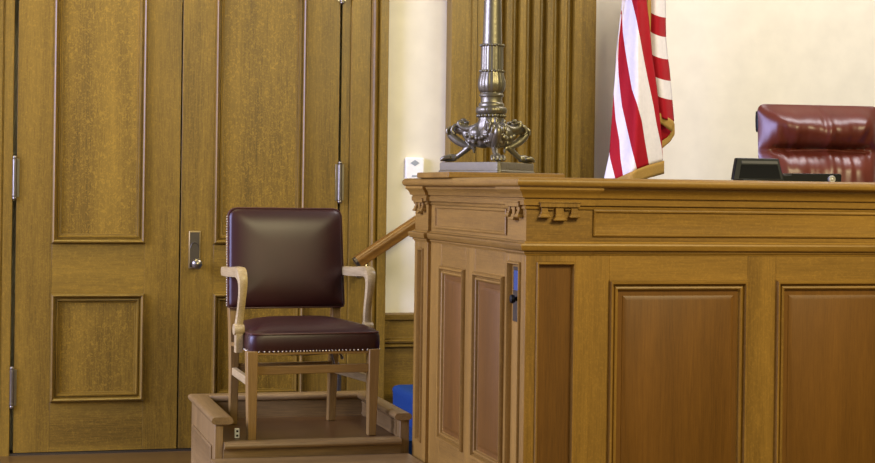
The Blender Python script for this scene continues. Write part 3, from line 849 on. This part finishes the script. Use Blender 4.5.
# fringe of the rear fold turns back under itself
c = MB()
top = [(656,111.5),(664,115.5),(670,119),(673.3,121.5)]; bot = [(657,121),(664,126),(669.5,130.5),(671,131.5)]
def interp(pl_, t):
    x_ = t*(len(pl_)-1); i_ = min(int(x_), len(pl_)-2); f_ = x_-i_
    return (pl_[i_][0]*(1-f_)+pl_[i_+1][0]*f_, pl_[i_][1]*(1-f_)+pl_[i_+1][1]*f_)
c.grid(14, 3, lambda i, j: wp(*[a_*(1-j)+b_*j for a_, b_ in zip(interp(top, i), interp(bot, i))], 7.885+.02*i))
top2 = [(673.3,121.5),(672,131),(668,137),(661,141.5)]; bot2 = [(674.6,124),(674.8,134.5),(670,142),(661.5,149)]
c.grid(14, 3, lambda i, j: wp(*[a_*(1-j)+b_*j for a_, b_ in zip(interp(top2, i), interp(bot2, i))], 7.905+.015*i))
o = c.build('fringe', FRG, fl, fixn=False); o.modifiers.new('thick', 'SOLIDIFY').thickness = .006; o['label'] = 'gold fringe of the rear fold'
c = MB(); c.grid(6, 6, lambda i, j: wp(656+16*i*(1-.0*j), 118+ (25-6*i)*j, 7.945))
o = c.build('cloth', [RED], fl, fixn=False); o.modifiers.new('thick', 'SOLIDIFY').thickness = .003
# vertical fringe on the fly edge
c = MB(); c.grid(3, 20, lambda i, j: wp(646.5+.10*(60*j)*.16+(6-4.2*j)*i, -40+100*j, 7.90))
o = c.build('fringe', FRG, fl, fixn=False); o.modifiers.new('thick', 'SOLIDIFY').thickness = .005; o['label'] = 'gold fringe on the upright edge'
px_ = wp(645, 60, 8.0)[0]
c = MB(); c.lathe([(.014,.68),(.014,3.0)], (px_, 8.0, 0), 16); c.build('pole', GLD, fl)
c = MB(); c.lathe([(.15,.64),(.15,.66),(.11,.675),(.05,.70),(.022,.78),(.014,.80)], (px_, 8.0, 0), 28); c.build('pole_base', GLD, fl)
c = MB(); c.lathe([(.014,3.0),(.03,3.01),(.03,3.03),(.012,3.05),(.035,3.10),(.02,3.2),(.002,3.26)], (px_, 8.0, 0), 20); c.build('finial', GLD, fl)

# ------------------------------------------------------------------ judge's chair
jc = thing('swivel_chair', (3.750, 6.93, .64), 'maroon leather high-back swivel chair with pillowed headrest behind the bench', 'chair', rz=math.radians(-7), local=True)
JW, JH = .296, .315
JZ = 1.0785-JH
def j_place(px, pz, d):
    return (px, .02-d+.10*(pz+JH), JZ+pz)
def gs(x_, s_): return math.exp(-(x_/s_)**2)
def j_front(px, pz, r):
    z = pz+JH                                   # 0 .. .63
    top = 2*JH
    cz = top-.205                               # crease between headrest and back
    edge = (1-max(0, r)**7)
    wx = abs(px)/JW
    inn = 1/(1+math.exp((wx-.80)*26))           # inner field inside the side bolsters
    if z > cz:
        t = (z-cz)/(top-cz)
        b = .030+.085*math.sin(pi*min(1, t*.93+.04))**.75
        b = b*(.55+.45*inn)+.012*(1-inn)
    else:
        t = (cz-z)/cz
        b = .030+.075*min(1, math.sin(pi*min(.5, t*1.9+.02)))**.8
        b = b*(.62+.38*inn)
    b -= .030*gs(z-cz, .016)*inn
    # soft pulls radiating from the crease, and a puckered centre
    pull = noise.noise(Vector((px*22, (z-cz)*5, 3.1)))*.014+noise.noise(Vector((px*9+z*3, z*7, 8.0)))*.012+noise.noise(Vector((px*40, z*6, 5.0)))*.005
    b += pull*edge*(.35+gs(z-cz, .10))
    b -= .012*gs(px+.005, .012)*gs(z-(top-.06), .07)
    b -= .016*gs(abs(px)-.175-(z-cz)*.35, .020)*gs(z-cz-.05, .06)
    return .02+b*edge
def j_back(px, pz, r): return -.03*(1-r**8)+.02*(r**8)
c = pillow(90, 80, JW, JH, .036, j_place, j_front, j_back)
bk2 = c.build('backrest', LEJ, jc, merge=.0004, smooth=80)
for s in (-1,):
    c = MB(); c.tube([j_place(s*(JW-.003), zz_, .01) for zz_ in (JH-.035, JH-.07, JH-.11, JH-.13)], [.006,.009,.009,.006], 10, up=(0,1,0), flat=1.6)
    o = c.build('headrest_strap', BLK, bk2, off=(0,0,0)); o['label'] = 'dark edge strap of the headrest'
c = MB(); c.tube([j_place(px, -JH+2*JH-.205+.004*math.cos(px*14)-.010, j_front(px, JH-.215, .3)+.003) for px in [(-.215+.0215*i) for i in range(21)]], .004, 8, up=(0,1,0), sub=1)
c.build('seam_piping', LEJ, bk2, off=(0,0,0))
c = pillow(30, 30, .27, .26, .06, lambda px, pz, d: (px, pz-.27, .42+d), lambda px, pz, r: .04+.05*(1-r**5), lambda px, pz, r: -.04*(1-r**8)+.04*r**8)
c.build('seat_cushion', LEJ, jc, merge=.0004, smooth=80)
for s in (-1, 1):
    c = MB(); c.tube([(s*.30,.02,.62),(s*.31,-.12,.64),(s*.31,-.30,.63),(s*.30,-.36,.58),(s*.29,-.34,.46),(s*.25,-.25,.41)], [.03,.035,.035,.03,.022,.02], 12, up=(1,0,0), flat=.8); c.build('armrest', LEJ, jc)
c = MB(); c.lathe([(.05,.10),(.035,.13),(.028,.16),(.028,.38),(.10,.385),(.10,.40)], (0,-.22,0), 20); c.build('pedestal', DKM, jc)
for i in range(5):
    a_ = 2*pi*i/5; c = MB(); c.tube([(0,-.22,.11),(.15*math.cos(a_),-.22+.15*math.sin(a_),.09),(.29*math.cos(a_),-.22+.29*math.sin(a_),.07)], [.03,.026,.018], 10)
    c.ball((.29*math.cos(a_),-.22+.29*math.sin(a_),.028), .028, 12, 8); c.build('base_foot', DKM, jc)

# ------------------------------------------------------------------ things on the bench top
mo = thing('monitor', (2.71, 5.52, ZT), 'small black screen tilted back on the bench top before the maroon chair', 'screen')
cx_, cy_ = 2.722, 5.50
ty = math.tan(math.radians(25))
def mp_(p, q, d): return (cx_+p+.12*q*.22, cy_+q*ty+d-p*.10, ZT+.006+q)
def slab(c, p0, p1, q0, q1, d0, d1, mi=None, taper=0.0):
    vs = [mp_(p0-taper, q0, d0),mp_(p1+taper*.2, q0, d0),mp_(p1, q1, d0),mp_(p0, q1, d0),mp_(p0-taper, q0, d1),mp_(p1+taper*.2, q0, d1),mp_(p1, q1, d1),mp_(p0, q1, d1)]
    c.add(vs, [(0,1,2,3),(7,6,5,4),(0,4,5,1),(1,5,6,2),(2,6,7,3),(3,7,4,0)], mi)
c = MB(); slab(c, -.070,.090,0,.080,0,.022,taper=.028); c.build('bezel', BLK, mo, bevel=.003)
c = MB(); slab(c, -.058,.080,.006,.056,-.0015,.002,taper=.016); c.build('screen_panel', SCR, mo, smooth=0)
c = MB(); slab(c, -.054,.082,.060,.070,-.0022,.002); c.build('trim_strip', GRY, mo, smooth=0)
c = MB(); c.box(cx_-.06, cx_+.06, cy_+.0, cy_+.09, ZT, ZT+.008); c.box(cx_-.02, cx_+.02, cy_+.035, cy_+.075, ZT, ZT+.05); c.build('stand', BLK, mo, bevel=.002)
cb = thing('control_box', (2.95, 5.55, ZT), 'low black control box with a silver dial right of the small screen', 'box')
c = MB(); c.prism([(2.795,ZT),(2.80,ZT+.024),(2.862,ZT+.027),(2.866,ZT+.033),(3.048,ZT+.034),(3.054,ZT+.030),(3.054,ZT)], lambda p, q, t: (p, t-(p-2.9)*.1, q), 5.515, 5.60); c.build('case', BLK, cb, bevel=.003)
kn = (3.014, 5.500, ZT+.0135)
c = MB(); c.lathe([(.0135,.006),(.0135,-.004),(.0115,-.006),(.010,-.006),(.009,-.003),(.005,-.003),(.0045,-.008),(.001,-.009)], kn, 24, ax='y'); o = c.build('dial', SILV, cb, smooth=30); o['label'] = 'round silver dial'

# ------------------------------------------------------------------ light
def area(name, loc, target, sx, sy, power, col, spread=180):
    L_ = bpy.data.lights.new(name, 'AREA'); L_.shape = 'RECTANGLE'; L_.size = sx; L_.size_y = sy; L_.energy = power; L_.color = col; L_.spread = math.radians(spread)
    o_ = bpy.data.objects.new(name, L_); COL.objects.link(o_); o_.location = loc
    o_.rotation_euler = (Vector(target)-Vector(loc)).to_track_quat('-Z', 'Y').to_euler(); return o_
area('window_light', (-3.7, 5.7, 2.6), (2.0, 5.6, 1.0), 3.0, 2.6, 590, (.60,.65,1.25))
area('ceiling_light', (.3, 7.0, 4.0), (.7, 8.3, 1.6), 2.0, .8, 17, (1.0,.87,.42), 95)
area('ceiling_light', (4.3, 6.2, 4.2), (4.4, 7.6, 1.2), 2.0, .6, 84, (1.0,.95,.98))
area('ceiling_light', (3.4, 1.4, 3.8), (2.9, 5.1, .8), 2.6, 1.0, 230, (1.0,.88,.50))
area('front_light', (1.2, -2.0, 3.3), (2.2, 6.0, 1.0), 5.0, 1.6, 62, (1.0,.91,.55))
w = bpy.data.worlds.new('room_air'); S.world = w; w.use_nodes = True
w.node_tree.nodes['Background'].inputs[0].default_value = (1.0,.90,.72,1); w.node_tree.nodes['Background'].inputs[1].default_value = .16

# ------------------------------------------------------------------ camera
cd = bpy.data.cameras.new('camera'); cam = bpy.data.objects.new('camera', cd); COL.objects.link(cam)
cd.sensor_fit = 'HORIZONTAL'; cd.sensor_width = 36; cd.lens = 36*1664/875; cd.shift_y = -41.5/875; cd.clip_start = .05; cd.clip_end = 60
fw = Vector((math.sin(TH), math.cos(TH), 0)); upv = Vector((0,0,1)); rt = fw.cross(upv)
# the camera is turned slightly about its axis, as the leaning verticals show
rt2 = rt*math.cos(RO)+upv*math.sin(RO); up2 = upv*math.cos(RO)-rt*math.sin(RO)
cam.matrix_world = Matrix(((rt2.x, up2.x, -fw.x, 0), (rt2.y, up2.y, -fw.y, 0), (rt2.z, up2.z, -fw.z, 1.3), (0,0,0,1)))
S.camera = cam

for o in bpy.data.objects:
    if '_o' in o: del o['_o']
S.view_settings.view_transform = 'Standard'; S.view_settings.look = 'None'; S.view_settings.gamma = 1
S.view_settings.use_curve_mapping = False; S.view_settings.exposure = 0.0
